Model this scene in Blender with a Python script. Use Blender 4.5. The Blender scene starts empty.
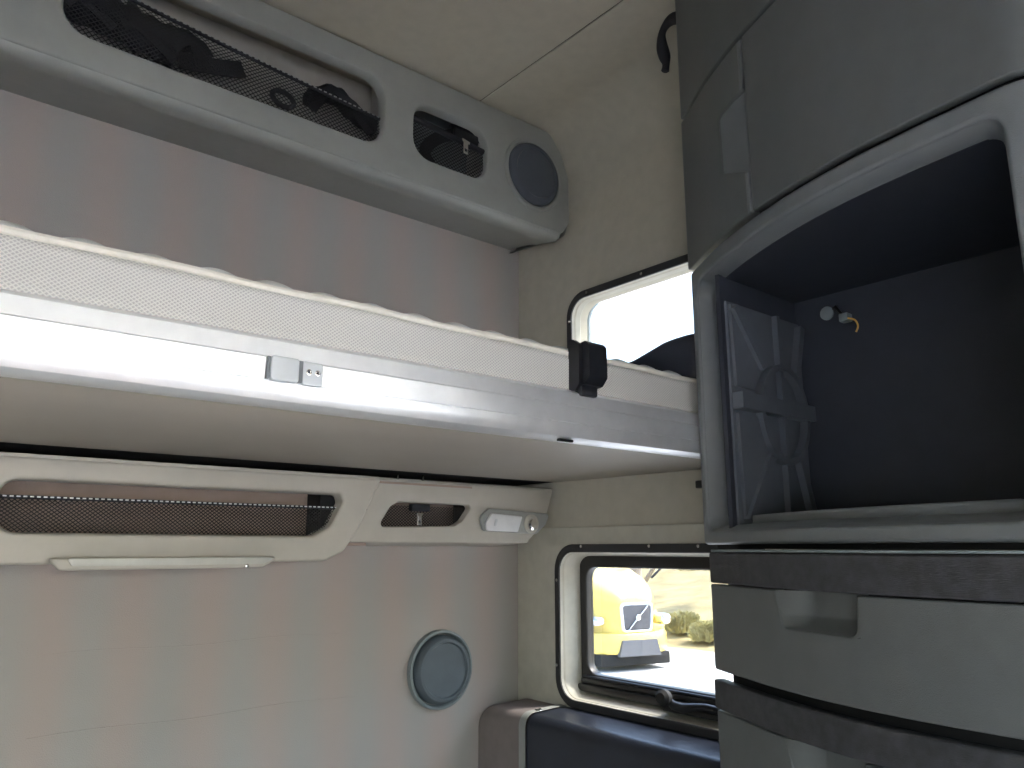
import bpy, bmesh, math, random
from mathutils import Vector, Matrix
random.seed(4)
sc = bpy.context.scene
COL = sc.collection
PI = math.pi
sin, cos, tan = math.sin, math.cos, math.tan

# ------------------------------------------------------------------ camera model
FPX = 775.0; PITCH = math.atan(164/775.0); HEAD = math.radians(50); CZ = 1.40
CF = Vector((cos(HEAD)*cos(PITCH), sin(HEAD)*cos(PITCH), sin(PITCH)))
CR = Vector((sin(HEAD), -cos(HEAD), 0)); CU = CR.cross(CF)
def ray(u, v): return CF + CR*((u-512)/FPX) - CU*((v-384)/FPX)
def onx(u, v, x): d = ray(u, v); q = d*(x/d.x); return Vector((q.x, q.y, q.z+CZ))
def ony(u, v, y): d = ray(u, v); q = d*(y/d.y); return Vector((q.x, q.y, q.z+CZ))
def onz(u, v, z): d = ray(u, v); q = d*((z-CZ)/d.z); return Vector((q.x, q.y, q.z+CZ))

# ------------------------------------------------------------------ materials
def _bs(name):
    m = bpy.data.materials.new(name); m.use_nodes = True
    nt = m.node_tree; b = nt.nodes['Principled BSDF']
    return m, nt, b
def N(nt, t, **kw):
    n = nt.nodes.new(t)
    for k, v in kw.items(): setattr(n, k, v)
    return n
def mat(name, col, rough=.6, metal=0, mott=.06, mscale=30, bump=0, bscale=400, aniso=None, spec=.5, coat=0):
    m, nt, b = _bs(name); L = nt.links
    tc = N(nt, 'ShaderNodeTexCoord')
    n = N(nt, 'ShaderNodeTexNoise'); n.inputs['Scale'].default_value = mscale; n.inputs['Detail'].default_value = 4
    L.new(tc.outputs['Object'], n.inputs['Vector'])
    mp = N(nt, 'ShaderNodeMapRange'); mp.inputs['To Min'].default_value = 1-mott; mp.inputs['To Max'].default_value = 1+mott
    mp.inputs['From Min'].default_value = .3; mp.inputs['From Max'].default_value = .7
    L.new(n.outputs['Fac'], mp.inputs['Value'])
    mx = N(nt, 'ShaderNodeVectorMath', operation='SCALE'); mx.inputs[0].default_value = col[:3]
    L.new(mp.outputs[0], mx.inputs['Scale']); L.new(mx.outputs[0], b.inputs['Base Color'])
    b.inputs['Roughness'].default_value = rough; b.inputs['Metallic'].default_value = metal
    b.inputs['Specular IOR Level'].default_value = spec
    b.inputs['Coat Weight'].default_value = coat
    if bump:
        n2 = N(nt, 'ShaderNodeTexNoise'); n2.inputs['Scale'].default_value = bscale; n2.inputs['Detail'].default_value = 3
        mpg = N(nt, 'ShaderNodeMapping')
        if aniso: mpg.inputs['Scale'].default_value = aniso
        L.new(tc.outputs['Object'], mpg.inputs[0]); L.new(mpg.outputs[0], n2.inputs['Vector'])
        bp = N(nt, 'ShaderNodeBump'); bp.inputs['Strength'].default_value = bump; bp.inputs['Distance'].default_value = .002
        L.new(n2.outputs['Fac'], bp.inputs['Height']); L.new(bp.outputs[0], b.inputs['Normal'])
    return m
M = {}
M['ceiling'] = mat('headliner_fabric', (.49,.465,.395), .95, mott=.04, bump=.3, bscale=700, spec=.1)
M['sidewall'] = mat('side_panel_fabric', (.47,.445,.395), .95, mott=.04, bump=.3, bscale=700, spec=.1)
M['shelfgrey'] = mat('moulded_grey_plastic', (.315,.325,.31), .45, mott=.03, bump=.15, bscale=900)
M['shelfbeige'] = mat('moulded_beige_plastic', (.47,.445,.395), .5, mott=.03, bump=.15, bscale=900)
M['inner'] = mat('shelf_lining', (.36,.345,.32), .8, bump=.2)
M['innerw'] = mat('shelf_lining_brown', (.36,.275,.235), .8, bump=.2)
M['charcoal'] = mat('charcoal_cabinet_plastic', (.116,.126,.130), .33, mott=.05, bump=.35, bscale=900)
M['frame'] = mat('slate_frame_plastic', (.158,.172,.184), .36, mott=.05, bump=.35, bscale=900)
M['band'] = mat('dark_woodgrain_trim', (.042,.043,.050), .5, mott=.35, mscale=60, bump=.3, bscale=120, aniso=(1,1,14))
M['black'] = mat('black_plastic', (.012,.013,.017), .35)
M['blackm'] = mat('matte_black', (.008,.008,.010), .8)
M['cubby'] = mat('cubby_liner', (.030,.035,.050), .6, bump=.2)
M['rib'] = mat('cubby_moulding', (.095,.107,.128), .6, bump=.2)
M['speaker'] = mat('speaker_grille_plastic', (.10,.125,.15), .45, bump=.5, bscale=1200)
M['speakerring'] = mat('speaker_ring_plastic', (.21,.245,.26), .4)
M['speakerdark'] = mat('speaker_grille_dark', (.075,.088,.11), .45, bump=.5, bscale=1200)
M['alu'] = mat('brushed_aluminium', (.93,.94,.96), .36, metal=.7, mott=.04, bump=.12, bscale=90, aniso=(.2,1,30))
M['silver'] = mat('silver_plastic', (.60,.63,.66), .4, metal=.1)
M['chrome'] = mat('chrome', (.8,.8,.8), .15, metal=1)
M['under'] = mat('bunk_underside_board', (.42,.385,.335), .5, bump=.15, mott=.04, mscale=6)
M['white'] = mat('white_plastic', (.72,.73,.75), .4)
M['diffuser'] = mat('lamp_diffuser', (.50,.50,.46), .35)
M['piping'] = mat('mattress_piping', (.72,.68,.60), .8)
M['quilt'] = mat('mattress_quilting', (.62,.61,.58), .9, bump=.5, bscale=500)
M['reveal'] = mat('window_reveal', (.53,.515,.45), .6, bump=.1)
M['flange'] = mat('window_flange_dark', (.035,.036,.040), .5)
M['wframe'] = mat('window_frame_black', (.022,.021,.021), .35)
M['wgrey'] = mat('window_frame_grey', (.36,.42,.46), .4)
M['navy'] = mat('navy_vinyl', (.020,.025,.040), .30, mott=.2, mscale=9, bump=.3, bscale=300)
M['mauve'] = mat('mauve_grey_fabric', (.23,.195,.19), .9, bump=.5, bscale=700)
M['welt'] = mat('grey_welt', (.32,.33,.32), .6)
M['strap'] = mat('black_webbing', (.014,.015,.022), .75, bump=.8, bscale=500)
M['rubber'] = mat('black_rubber', (.01,.01,.01), .7)
M['orange'] = mat('orange_wire', (.75,.42,.10), .5)

def wall_fabric():
    m, nt, b = _bs('padded_wall_fabric'); L = nt.links
    tc = N(nt, 'ShaderNodeTexCoord')
    wv = N(nt, 'ShaderNodeTexWave', wave_type='BANDS', bands_direction='X', wave_profile='SIN')
    wv.inputs['Scale'].default_value = 2.08; wv.inputs['Distortion'].default_value = 1.2
    wv.inputs['Detail'].default_value = 1; wv.inputs['Detail Scale'].default_value = 1.2; wv.inputs['Phase Offset'].default_value = 2.4
    L.new(tc.outputs['Object'], wv.inputs['Vector'])
    r = N(nt, 'ShaderNodeValToRGB')
    r.color_ramp.elements[0].color = (.388,.372,.356,1); r.color_ramp.elements[1].color = (.422,.366,.343,1)
    L.new(wv.outputs['Fac'], r.inputs[0]); L.new(r.outputs[0], b.inputs['Base Color'])
    b.inputs['Roughness'].default_value = .95; b.inputs['Specular IOR Level'].default_value = .1
    n2 = N(nt, 'ShaderNodeTexNoise'); n2.inputs['Scale'].default_value = 500
    L.new(tc.outputs['Object'], n2.inputs['Vector'])
    bp = N(nt, 'ShaderNodeBump'); bp.inputs['Strength'].default_value = .4; bp.inputs['Distance'].default_value = .002
    L.new(n2.outputs['Fac'], bp.inputs['Height']); L.new(bp.outputs[0], b.inputs['Normal'])
    return m
M['wallback'] = wall_fabric()

def diamond(nt, tc, su, sv, au='X', av='Z'):
    """diamond lattice height 0..1 in object space"""
    L = nt.links
    sep = N(nt, 'ShaderNodeSeparateXYZ'); L.new(tc.outputs['Object'], sep.inputs[0])
    def sc_(o, k):
        a = N(nt, 'ShaderNodeMath', operation='MULTIPLY'); a.inputs[1].default_value = k; L.new(sep.outputs[o], a.inputs[0]); return a
    a, c = sc_(au, su), sc_(av, sv)
    p = N(nt, 'ShaderNodeMath', operation='ADD'); q = N(nt, 'ShaderNodeMath', operation='SUBTRACT')
    for n in (p, q): L.new(a.outputs[0], n.inputs[0]); L.new(c.outputs[0], n.inputs[1])
    out = []
    for n in (p, q):
        s = N(nt, 'ShaderNodeMath', operation='SINE'); L.new(n.outputs[0], s.inputs[0])
        ab = N(nt, 'ShaderNodeMath', operation='ABSOLUTE'); L.new(s.outputs[0], ab.inputs[0]); out.append(ab)
    mn = N(nt, 'ShaderNodeMath', operation='MINIMUM'); L.new(out[0].outputs[0], mn.inputs[0]); L.new(out[1].outputs[0], mn.inputs[1])
    return mn
def net_mat(name, col, thr, pu=.0115, pv=.0095):
    m, nt, b = _bs(name); L = nt.links
    tc = N(nt, 'ShaderNodeTexCoord'); mn = diamond(nt, tc, PI/pu, PI/pv)
    g = N(nt, 'ShaderNodeMath', operation='GREATER_THAN'); g.inputs[1].default_value = thr; L.new(mn.outputs[0], g.inputs[0])
    tr = N(nt, 'ShaderNodeBsdfTransparent'); mx = N(nt, 'ShaderNodeMixShader')
    b.inputs['Base Color'].default_value = (*col, 1); b.inputs['Roughness'].default_value = .8
    L.new(g.outputs[0], mx.inputs[0]); L.new(b.outputs[0], mx.inputs[1]); L.new(tr.outputs[0], mx.inputs[2])
    L.new(mx.outputs[0], nt.nodes['Material Output'].inputs[0]); return m
M['net'] = net_mat('black_net', (.012,.012,.014), .40); M['finenet'] = net_mat('fine_black_net', (.014,.013,.013), .46, .0088, .0068)
def knit():
    m, nt, b = _bs('mattress_spacer_knit'); L = nt.links
    tc = N(nt, 'ShaderNodeTexCoord'); mn = diamond(nt, tc, PI/.0064, PI/.0048)
    r = N(nt, 'ShaderNodeValToRGB'); r.color_ramp.elements[0].color = (.65,.625,.59,1); r.color_ramp.elements[1].color = (.46,.45,.43,1)
    r.color_ramp.elements[0].position = .35; r.color_ramp.elements[1].position = .75
    L.new(mn.outputs[0], r.inputs[0]); L.new(r.outputs[0], b.inputs['Base Color'])
    b.inputs['Roughness'].default_value = .9; b.inputs['Specular IOR Level'].default_value = .15
    bp = N(nt, 'ShaderNodeBump', invert=True); bp.inputs['Strength'].default_value = .5; bp.inputs['Distance'].default_value = .001
    L.new(mn.outputs[0], bp.inputs['Height']); L.new(bp.outputs[0], b.inputs['Normal']); return m
M['knit'] = knit()
def glass(name, tint):
    m, nt, b = _bs(name); L = nt.links
    nt.nodes.remove(b)
    tr = N(nt, 'ShaderNodeBsdfTransparent'); tr.inputs[0].default_value = (*tint, 1)
    gl = N(nt, 'ShaderNodeBsdfGlossy'); gl.inputs['Roughness'].default_value = .03
    mx = N(nt, 'ShaderNodeMixShader')
    mx.inputs[0].default_value = .035; L.new(tr.outputs[0], mx.inputs[1]); L.new(gl.outputs[0], mx.inputs[2])
    L.new(mx.outputs[0], nt.nodes['Material Output'].inputs[0]); return m
M['glass'] = glass('clear_glass', (.96,.97,.96)); M['tint'] = glass('tinted_glass', (.47,.48,.48))  # side window tint put in to dim the outdoors against the cabin

# ------------------------------------------------------------------ mesh helpers
def finish(me, angle=35):
    for p in me.polygons: p.use_smooth = True
    me.set_sharp_from_angle(angle=math.radians(angle))
    return me
def bm2me(bm, name='m', angle=35):
    bmesh.ops.recalc_face_normals(bm, faces=bm.faces)
    me = bpy.data.meshes.new(name); bm.to_mesh(me); bm.free(); return finish(me, angle)
def box(bm, x0, y0, z0, x1, y1, z1, bev=0, seg=2):
    t = bmesh.new()
    r = bmesh.ops.create_cube(t, size=1)
    bmesh.ops.scale(t, vec=(abs(x1-x0), abs(y1-y0), abs(z1-z0)), verts=t.verts)
    bmesh.ops.translate(t, vec=((x0+x1)/2, (y0+y1)/2, (z0+z1)/2), verts=t.verts)
    if bev: bmesh.ops.bevel(t, geom=t.edges[:], offset=bev, segments=seg, profile=.5, affect='EDGES')
    merge(bm, t); return bm
def merge(bm, t, mtx=None):
    if mtx: t.transform(mtx)
    me = bpy.data.meshes.new('tmp'); t.to_mesh(me); t.free(); bm.from_mesh(me); bpy.data.meshes.remove(me)
def tube(bm, pts, r, n=10, closed=False):
    pts = [Vector(p) for p in pts]; rs = r if isinstance(r, (list, tuple)) else [r]*len(pts)
    rings = []; up = None
    for i, p in enumerate(pts):
        a = pts[(i-1) % len(pts)] if (i > 0 or closed) else p; b_ = pts[(i+1) % len(pts)] if (i < len(pts)-1 or closed) else p
        t = (b_-a).normalized()
        if up is None: up = Vector((0,0,1)) if abs(t.z) < .9 else Vector((1,0,0))
        s = t.cross(up).normalized(); up = s.cross(t).normalized()
        rings.append([bm.verts.new(p + (s*cos(2*PI*k/n) + up*sin(2*PI*k/n))*rs[i]) for k in range(n)])
    m = len(rings)
    for i in range(m if closed else m-1):
        A, B = rings[i], rings[(i+1) % m]
        for k in range(n): bm.faces.new((A[k], A[(k+1) % n], B[(k+1) % n], B[k]))
    if not closed: bm.faces.new(rings[0][::-1]); bm.faces.new(rings[-1])
    return bm
def lathe(prof, mtx, n=48):
    """prof list of (r, h) about local Z"""
    bm = bmesh.new(); rings = []
    for r, h in prof:
        if r < 1e-6: rings.append([bm.verts.new((0,0,h))])
        else: rings.append([bm.verts.new((r*cos(2*PI*k/n), r*sin(2*PI*k/n), h)) for k in range(n)])
    for A, B in zip(rings, rings[1:]):
        for k in range(n):
            q = [A[k % len(A)], A[(k+1) % len(A)], B[(k+1) % len(B)], B[k % len(B)]]
            u = []; [u.append(v) for v in q if v not in u]
            if len(u) > 2: bm.faces.new(u)
    bm.transform(mtx); return bm
def prism(bm, poly, axis, a, b_):
    """extrude 2-D poly along axis: 'x' poly=(y,z) ; 'z' poly=(x,y) ; 'y' poly=(x,z)"""
    f = {'x': lambda p, t: (t, p[0], p[1]), 'y': lambda p, t: (p[0], t, p[1]), 'z': lambda p, t: (p[0], p[1], t)}[axis]
    A = [bm.verts.new(f(p, a)) for p in poly]; B = [bm.verts.new(f(p, b_)) for p in poly]; n = len(poly)
    for i in range(n): bm.faces.new((A[i], A[(i+1) % n], B[(i+1) % n], B[i]))
    bm.faces.new(A[::-1]); bm.faces.new(B); return bm
def fillet(pts, rad, n=6):
    """round the corners of a polygon"""
    out = []; m = len(pts); rad = rad if isinstance(rad, (list, tuple)) else [rad]*m
    for i in range(m):
        p = Vector(pts[i][:2]); a = Vector(pts[i-1][:2]); b_ = Vector(pts[(i+1) % m][:2]); r = rad[i]
        if r <= 0: out.append((p.x, p.y)); continue
        u = (a-p).normalized(); v = (b_-p).normalized(); ang = u.angle(v)
        if ang > PI-.02: out.append((p.x, p.y)); continue
        d = min(r/tan(ang/2), (a-p).length*.49, (b_-p).length*.49); r2 = d*tan(ang/2)
        c = p + (u+v).normalized()*(r2/sin(ang/2)); s = p+u*d - c; e = p+v*d - c
        tot = s.angle(e); sg = 1 if s.x*e.y-s.y*e.x > 0 else -1
        for k in range(n+1):
            t = sg*tot*k/n; out.append((c.x+s.x*cos(t)-s.y*sin(t), c.y+s.x*sin(t)+s.y*cos(t)))
    return out
def rrect(u0, v0, u1, v1, r, n=6): return fillet([(u0,v0),(u1,v0),(u1,v1),(u0,v1)], r, n)
def plate(outer, holes=(), th=.01, bev=.002, res=2):
    """flat plate, outline in XY, front face at z=0, back at z=-th"""
    cu = bpy.data.curves.new('c', 'CURVE'); cu.dimensions = '2D'; cu.fill_mode = 'BOTH'
    bev = min(bev, th/2-.0001)
    cu.extrude = th/2-bev; cu.bevel_depth = bev; cu.bevel_resolution = res; cu.offset = -bev
    for ring in [outer]+list(holes):
        sp = cu.splines.new('POLY'); sp.points.add(len(ring)-1); sp.use_cyclic_u = True
        for p, q in zip(sp.points, ring): p.co = (q[0], q[1], 0, 1)
    ob = bpy.data.objects.new('c', cu); me = ob.to_mesh()
    bm = bmesh.new(); bm.from_mesh(me); ob.to_mesh_clear(); bpy.data.objects.remove(ob); bpy.data.curves.remove(cu)
    bmesh.ops.translate(bm, vec=(0,0,-th/2), verts=bm.verts)
    bmesh.ops.remove_doubles(bm, verts=bm.verts, dist=1e-5)
    return bm
def loft(loops, cap=False):
    bm = bmesh.new(); R = [[bm.verts.new(p) for p in l] for l in loops]; n = len(R[0])
    for A, B in zip(R, R[1:]):
        for k in range(n): bm.faces.new((A[k], A[(k+1) % n], B[(k+1) % n], B[k]))
    if cap: bm.faces.new(R[-1])
    return bm
def grid(fn, nu, nv):
    bm = bmesh.new(); V = [[bm.verts.new(fn(i/nu, j/nv)) for j in range(nv+1)] for i in range(nu+1)]
    for i in range(nu):
        for j in range(nv): bm.faces.new((V[i][j], V[i+1][j], V[i+1][j+1], V[i][j+1]))
    return bm
def warp(bm, fn):
    for v in bm.verts: v.co = fn(v.co)
    return bm
def cutgrid(bm, axis, lo, hi, step):
    n = int((hi-lo)/step)
    for i in range(1, n):
        no = [0,0,0]; no[axis] = 1; co = [0,0,0]; co[axis] = lo+(hi-lo)*i/n
        bmesh.ops.bisect_plane(bm, geom=bm.verts[:]+bm.edges[:]+bm.faces[:], plane_co=co, plane_no=no, dist=1e-6)
    return bm
BACK = lambda Y: (lambda p: Vector((p.x, Y-p.z, p.y)))           # local (u=x, v=z, w=out towards -y)
RIGHT = lambda X: (lambda p: Vector((X-p.z, -p.x, p.y)))         # local (u=-y, v=z, w=out towards -x)

ORG = {}
def link(name, data, m, parent=None, angle=35):
    if isinstance(data, bmesh.types.BMesh): data = bm2me(data, name, angle)
    o = bpy.data.objects.new(name, data); COL.objects.link(o)
    for mm in (m if isinstance(m, (list, tuple)) else [m]): data.materials.append(mm)
    if parent:
        o.parent = parent
        o.location = -ORG.get(parent.name, Vector())
        ORG[o.name] = Vector()          # mesh origin at world origin
        if ORG.get(parent.name, Vector()).length == 0: o.location = (0,0,0)
    return o
def tag(o, label, cat, group=None, kind=None):
    o['label'] = label
    if cat: o['category'] = cat
    if group: o['group'] = group
    if kind: o['kind'] = kind
    return o
def thing(name, label, cat, loc, group=None):
    o = bpy.data.objects.new(name, None); COL.objects.link(o); o.location = loc; ORG[o.name] = Vector(loc)
    o.empty_display_size = .05
    return tag(o, label, cat, group)
def struct(name, bm, m, label=None, parent=None, angle=35):
    o = link(name, bm, m, parent, angle)
    if parent is None: o['kind'] = 'structure'; o['label'] = label; o['category'] = name.split('_')[0]
    return o
def screw(bm, p, n, r=.004):
    n = Vector(n); t = lathe([(r,0),(r*.95,.0012),(r*.4,.0022),(0,.0022)], Matrix.Translation(Vector(p)) @ n.to_track_quat('Z','Y').to_matrix().to_4x4(), 14)
    merge(bm, t)

YB, XR, ZC = 1.75, 1.496, 2.60
XL, YF = -0.95, -2.05

# ================================================================== SHELL
b = plate([(XL,0),(XR+.08,0),(XR+.08,ZC+.1),(XL,ZC+.1)], [], .06, 0); warp(b, BACK(YB))
# shallow quilting grooves are pressed into the lower padding
def quilt(p):
    return p
struct('wall_back', b, M['wallback'], 'padded back wall in pinkish grey fabric')
g = bmesh.new()
for zz, xa, xb in ((1.201,.30,.96),(1.055,.30,.98)):
    tube(g, [(xa+(xb-xa)*i/12, YB-.0002, zz+.003*sin(i*.9)) for i in range(13)], .0011, 6)
struct('trim_1', g, M['wallback'], 'faint quilting seams on the lower padded back wall')

# right wall with its window openings
def rr(y0, z0, y1, z1, r, n=8): return rrect(-y1, z0, -y0, z1, r, n)      # (u=-y)
LW_o = (.93, 1.018, 1.568, 1.388, .05); UW_o = (.93, 1.80, 1.506, 2.084, .05)
DOOR_W = (-1.65, .90, -.45, 1.62, .08)
b = plate([(-YB-.06,0),(-YF,0),(-YF,2.475),(-YB-.06,2.475)], [rr(*LW_o), rr(*UW_o), rr(*DOOR_W)], .05, 0)
warp(b, RIGHT(XR)); struct('wall_right', b, M['ceiling'], 'beige side wall with two small windows')
def cove(t, s):
    a = PI/2*t; y = YB + (YF-YB)*s
    return Vector((XR-.30+.30*cos(a), y, 2.335-.01+.275*sin(a)))
arc = [(XR-.15+.15*cos(PI/2*i/16), 2.47+.13*sin(PI/2*i/16)) for i in range(17)]
b = bmesh.new(); prism(b, arc+[(1.34,2.68),(1.60,2.68),(1.60,2.47)], 'y', YF, YB)
struct('trim_2', b, M['ceiling'], 'rounded cove between beige side wall and headliner')
b = bmesh.new(); box(b, XL, YF, ZC, 1.166, YB, ZC+.05); struct('ceiling', b, M['ceiling'], 'beige fabric headliner')
b = bmesh.new(); box(b, 1.1705, YF, ZC-.0005, 1.36, YB, ZC+.05, .001, 1)
struct('trim_3', b, M['ceiling'], 'headliner edge strip beyond the thin black seam')
b = bmesh.new(); box(b, 1.160, YF, ZC+.003, 1.175, YB, ZC+.03); struct('trim_4', b, M['blackm'], 'thin dark seam across the headliner')
b = plate([(YF,0),(YB,0),(YB,ZC+.05),(YF,ZC+.05)], [rrect(-1.65,.90,-.45,1.62,.08)], .05, 0)
warp(b, lambda p: Vector((XL+p.z, p.x, p.y))); struct('wall_left', b, M['sidewall'], 'beige side wall on the passenger side')
b = plate([(XL,0),(XR+.05,0),(XR+.05,ZC+.05),(XL,ZC+.05)], [rrect(XL+.12,.92,XR-.12,1.78,.10)], .05, 0)
warp(b, lambda p: Vector((p.x, YF+p.z, p.y))); struct('wall_front', b, M['sidewall'], 'cab front with the windscreen opening')
b = bmesh.new(); box(b, XL, YF, -.05, XR+.05, YB, 0); struct('floor', b, M['mauve'], 'dark rubber cab floor')

b = bmesh.new(); prism(b, fillet([(YF+.002,1.78),(-.65,1.72),(-.50,1.85),(-.50,2.30),(YF+.002,2.30)], [0,.06,.08,.05,0], 5), 'x', XL+.003, XR-.003)
struct('trim_6', b, M['sidewall'], 'unseen console block over the windscreen, added to cut light high up')  # unseen block added to keep windscreen light off the upper cabin
b = bmesh.new(); box(b, XL+.02, .86, .30, XR-.15, YB-.01, .52, .04)
struct('trim_7', b, M['quilt'], 'unseen pale lower bunk block, added to bounce light upward')  # unseen pale block added to bounce light onto the bunk underside
# lower side panel (moulded trim) with a thin top edge line
pts = fillet([(-1.749,.80),(-1.749,1.43),(-1.64,1.455),(-.90,1.455),(-.90,.80)], [0,.02,.03,0,0])
b = plate(pts, [rr(.94,1.012,1.583,1.394,.055)], .008, .003); warp(b, RIGHT(XR-.008))
struct('trim_5', b, M['reveal'], 'raised lower side panel around the lower window')

# ---------------- windows
def window(name, wo, label, zin, inset=-.012):
    y0, z0, y1, z1, r = wo
    def lp(x, d, rd): return [Vector((x, -u, v)) for u, v in rr(y0-d, z0-d, y1+d, z1+d, max(rd, .005))]
    rv = loft([lp(XR-.0095, .002, r), lp(XR+.02, -.002, r), lp(XR+.066, inset, r-.012)])
    w = struct(name, rv, M['reveal'], label)
    fl = plate(rr(y0-.021, z0-.021, y1+.019, z1+.022, r+.02), [rr(y0-.001, z0-.001, y1+.001, z1+.001, r)], .006, .002)
    warp(fl, RIGHT(XR-.0145)); fl = link('window_flange', fl, M['flange'], w)
    return w
w1 = window('window_1', LW_o, 'small lower side window looking out at a yellow truck', 0)
y0, z0, y1, z1, r = LW_o
b = plate(rr(y0+.004, z0+.008, y1-.010, z1+.004, .035), [rr(y0+.05, 1.074, 1.533, 1.349, .032)], .03, .005); warp(b, RIGHT(XR+.052))
fr = link('window_frame', b, M['wframe'], w1)
b = bmesh.new(); box(b, XR+.035, .94, 1.031, XR+.057, 1.555, 1.050, .004); box(b, XR+.042, .94, 1.052, XR+.056, 1.548, 1.064, .003)
link('window_track', b, M['wframe'], w1)
b = bmesh.new(); box(b, XR+.045, .95, 1.0655, XR+.06, 1.545, 1.0705, .001); link('window_gasket', b, M['navy'], w1)
b = bmesh.new(); box(b, XR+.070, .95, 1.06, XR+.074, 1.54, 1.37); link('pane', b, M['tint'], w1)
b = bmesh.new()
for u, v in ((556.6,580),(556.8,665),(581,546.5),(649,546),(698,546)):
    p = onx(u, v, XR-.0145); p.x = XR-.0145
    screw(b, p, (-1,0,0), .0042)
link('screws', b, M['chrome'], w1)
# lever latch at the foot of the lower window
lt = thing('window_latch', 'black lever latch at the foot of the lower side window', 'latch', onx(660,690,XR+.02))
a = onx(664,698,XR+.004); 
b = lathe([(0,.018),(.012,.017),(.019,.009),(.019,-.006),(.013,-.014),(0,-.014)], Matrix.Translation(a) @ Vector((-1,-.15,.1)).to_track_quat('Z','Y').to_matrix().to_4x4(), 24)
link('knob', b, M['rubber'], lt)
b = bmesh.new()
pp = [onx(u, v, XR+.014) for u, v in ((668,700),(674,706),(684,709),(696,708),(706,708),(722,712))]
tube(b, pp, [.008,.011,.012,.010,.009,.009], 14); link('lever', b, M['black'], lt)
b = bmesh.new(); q = onx(690,712,XR+.02); box(b, XR+.006, q.y-.10, q.z-.006, XR+.050, q.y+.07, q.z+.008, .004); link('mount', b, M['rubber'], lt)

w2 = window('window_2', UW_o, 'small upper side window beside the top bunk, bright with sky', 0, .022)
y0, z0, y1, z1, r = UW_o
b = plate(rr(y0-.02, z0-.02, y1+.04, z1+.03, .035), [rr(y0+.03, 1.83, 1.515, 2.093, .045)], .012, .003); warp(b, RIGHT(XR+.066))
link('window_frame', b, M['wgrey'], w2)
b = bmesh.new(); box(b, XR+.070, .95, 1.82, XR+.074, 1.52, 2.09); link('pane', b, M['tint'], w2)
b = bmesh.new()
for u, v in ((569.3,322),(586.5,289.5),(641,269.5)):
    p = onx(u, v, XR-.0145)
    if v < 300: p.z = 2.0955
    screw(b, p, (-1,0,0), .0042)
link('screws', b, M['chrome'], w2)

# windscreen and door windows behind the camera
b = bmesh.new(); box(b, XL+.1, YF-.006, .96, XR-.1, YF-.002, 2.14); struct('window_3', b, M['glass'], 'windscreen')
b = bmesh.new(); box(b, XR+.03, -1.67, .93, XR+.034, -.53, 1.77); struct('window_4', b, M['glass'], 'driver side door window')
b = bmesh.new(); box(b, XL-.034, -1.67, .93, XL-.03, -.53, 1.77); struct('window_5', b, M['glass'], 'passenger side door window')

# ================================================================== UPPER BUNK
BX0, BX1 = -.70, XR-.016
bunk = thing('upper_bunk', 'fold-down upper bunk with a bright aluminium front rail', 'bunk', (.4, 1.3, 1.58))
prof = [(.934,1.664),(.930,1.664),(.9185,1.659),(.9125,1.655),(.9120,1.634),(.9075,1.631),(.9092,1.604),(.9125,1.6035),(.9125,1.6015),(.9092,1.601),(.910,1.594),(.912,1.587),(.916,1.580),(.924,1.5755),(.934,1.5745),(.945,1.5745),(.945,1.664)]
b = bmesh.new(); prism(b, prof, 'x', BX0, BX1); link('front_rail', b, M['alu'], bunk, 25)
b = bmesh.new(); box(b, BX0, .9455, 1.577, BX1, 1.572, 1.655, .004)
link('base_board', b, M['under'], bunk)
b = bmesh.new(); box(b, BX0, 1.573, 1.578, 1.478, 1.742, 1.655, .004); link('gap_shade_block', b, M['blackm'], bunk)  # matte black fills the gap behind the bunk; its shade is painted
# latch plate on the rail
def railplate(u0, v0, u1, v1, y, th, r=.003):
    A, B = ony(u0, v0, y), ony(u1, v1, y)
    return A, B
b = plate(rrect(.3695,1.6025,.4065,1.6335,.004), [], .009, .002); warp(b, BACK(.9005)); link('latch_plate', b, M['silver'], bunk)
b = plate(rrect(.4125,1.6020,.4400,1.6325,.003), [], .006, .0015); warp(b, BACK(.9035)); lp_ = link('latch_keeper', b, M['silver'], bunk)
for xa, xb in ((.4065,.4125),(.3655,.3695)):
    b = bmesh.new(); box(b, xa, .903, 1.604, xb, .9095, 1.632, .0005, 1); link('latch_slot', b, M['frame'], bunk)
b = bmesh.new()
for x in (.4205,.4325): merge(b, lathe([(.0036,0),(.0036,.0012),(.0026,.0014),(.0012,.0004),(0,.0004)], Matrix.Translation((x,.9034,1.619)) @ Vector((0,-1,0)).to_track_quat('Z','Y').to_matrix().to_4x4(), 16))
link('screws', b, M['chrome'], lp_)
b = bmesh.new()
for x in (.4205,.4325): merge(b, lathe([(.0016,.0006),(0,.0006)], Matrix.Translation((x,.9030,1.619)) @ Vector((0,-1,0)).to_track_quat('Z','Y').to_matrix().to_4x4(), 12))
link('screw_sockets', b, M['blackm'], lp_)
b = bmesh.new()
for u in (563,575): q = onz(u, 440, 1.5745); box(b, q.x-.010, .918, 1.5725, q.x+.008, .925, 1.5765, .001, 1)
link('under_clips', b, M['black'], bunk)
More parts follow.
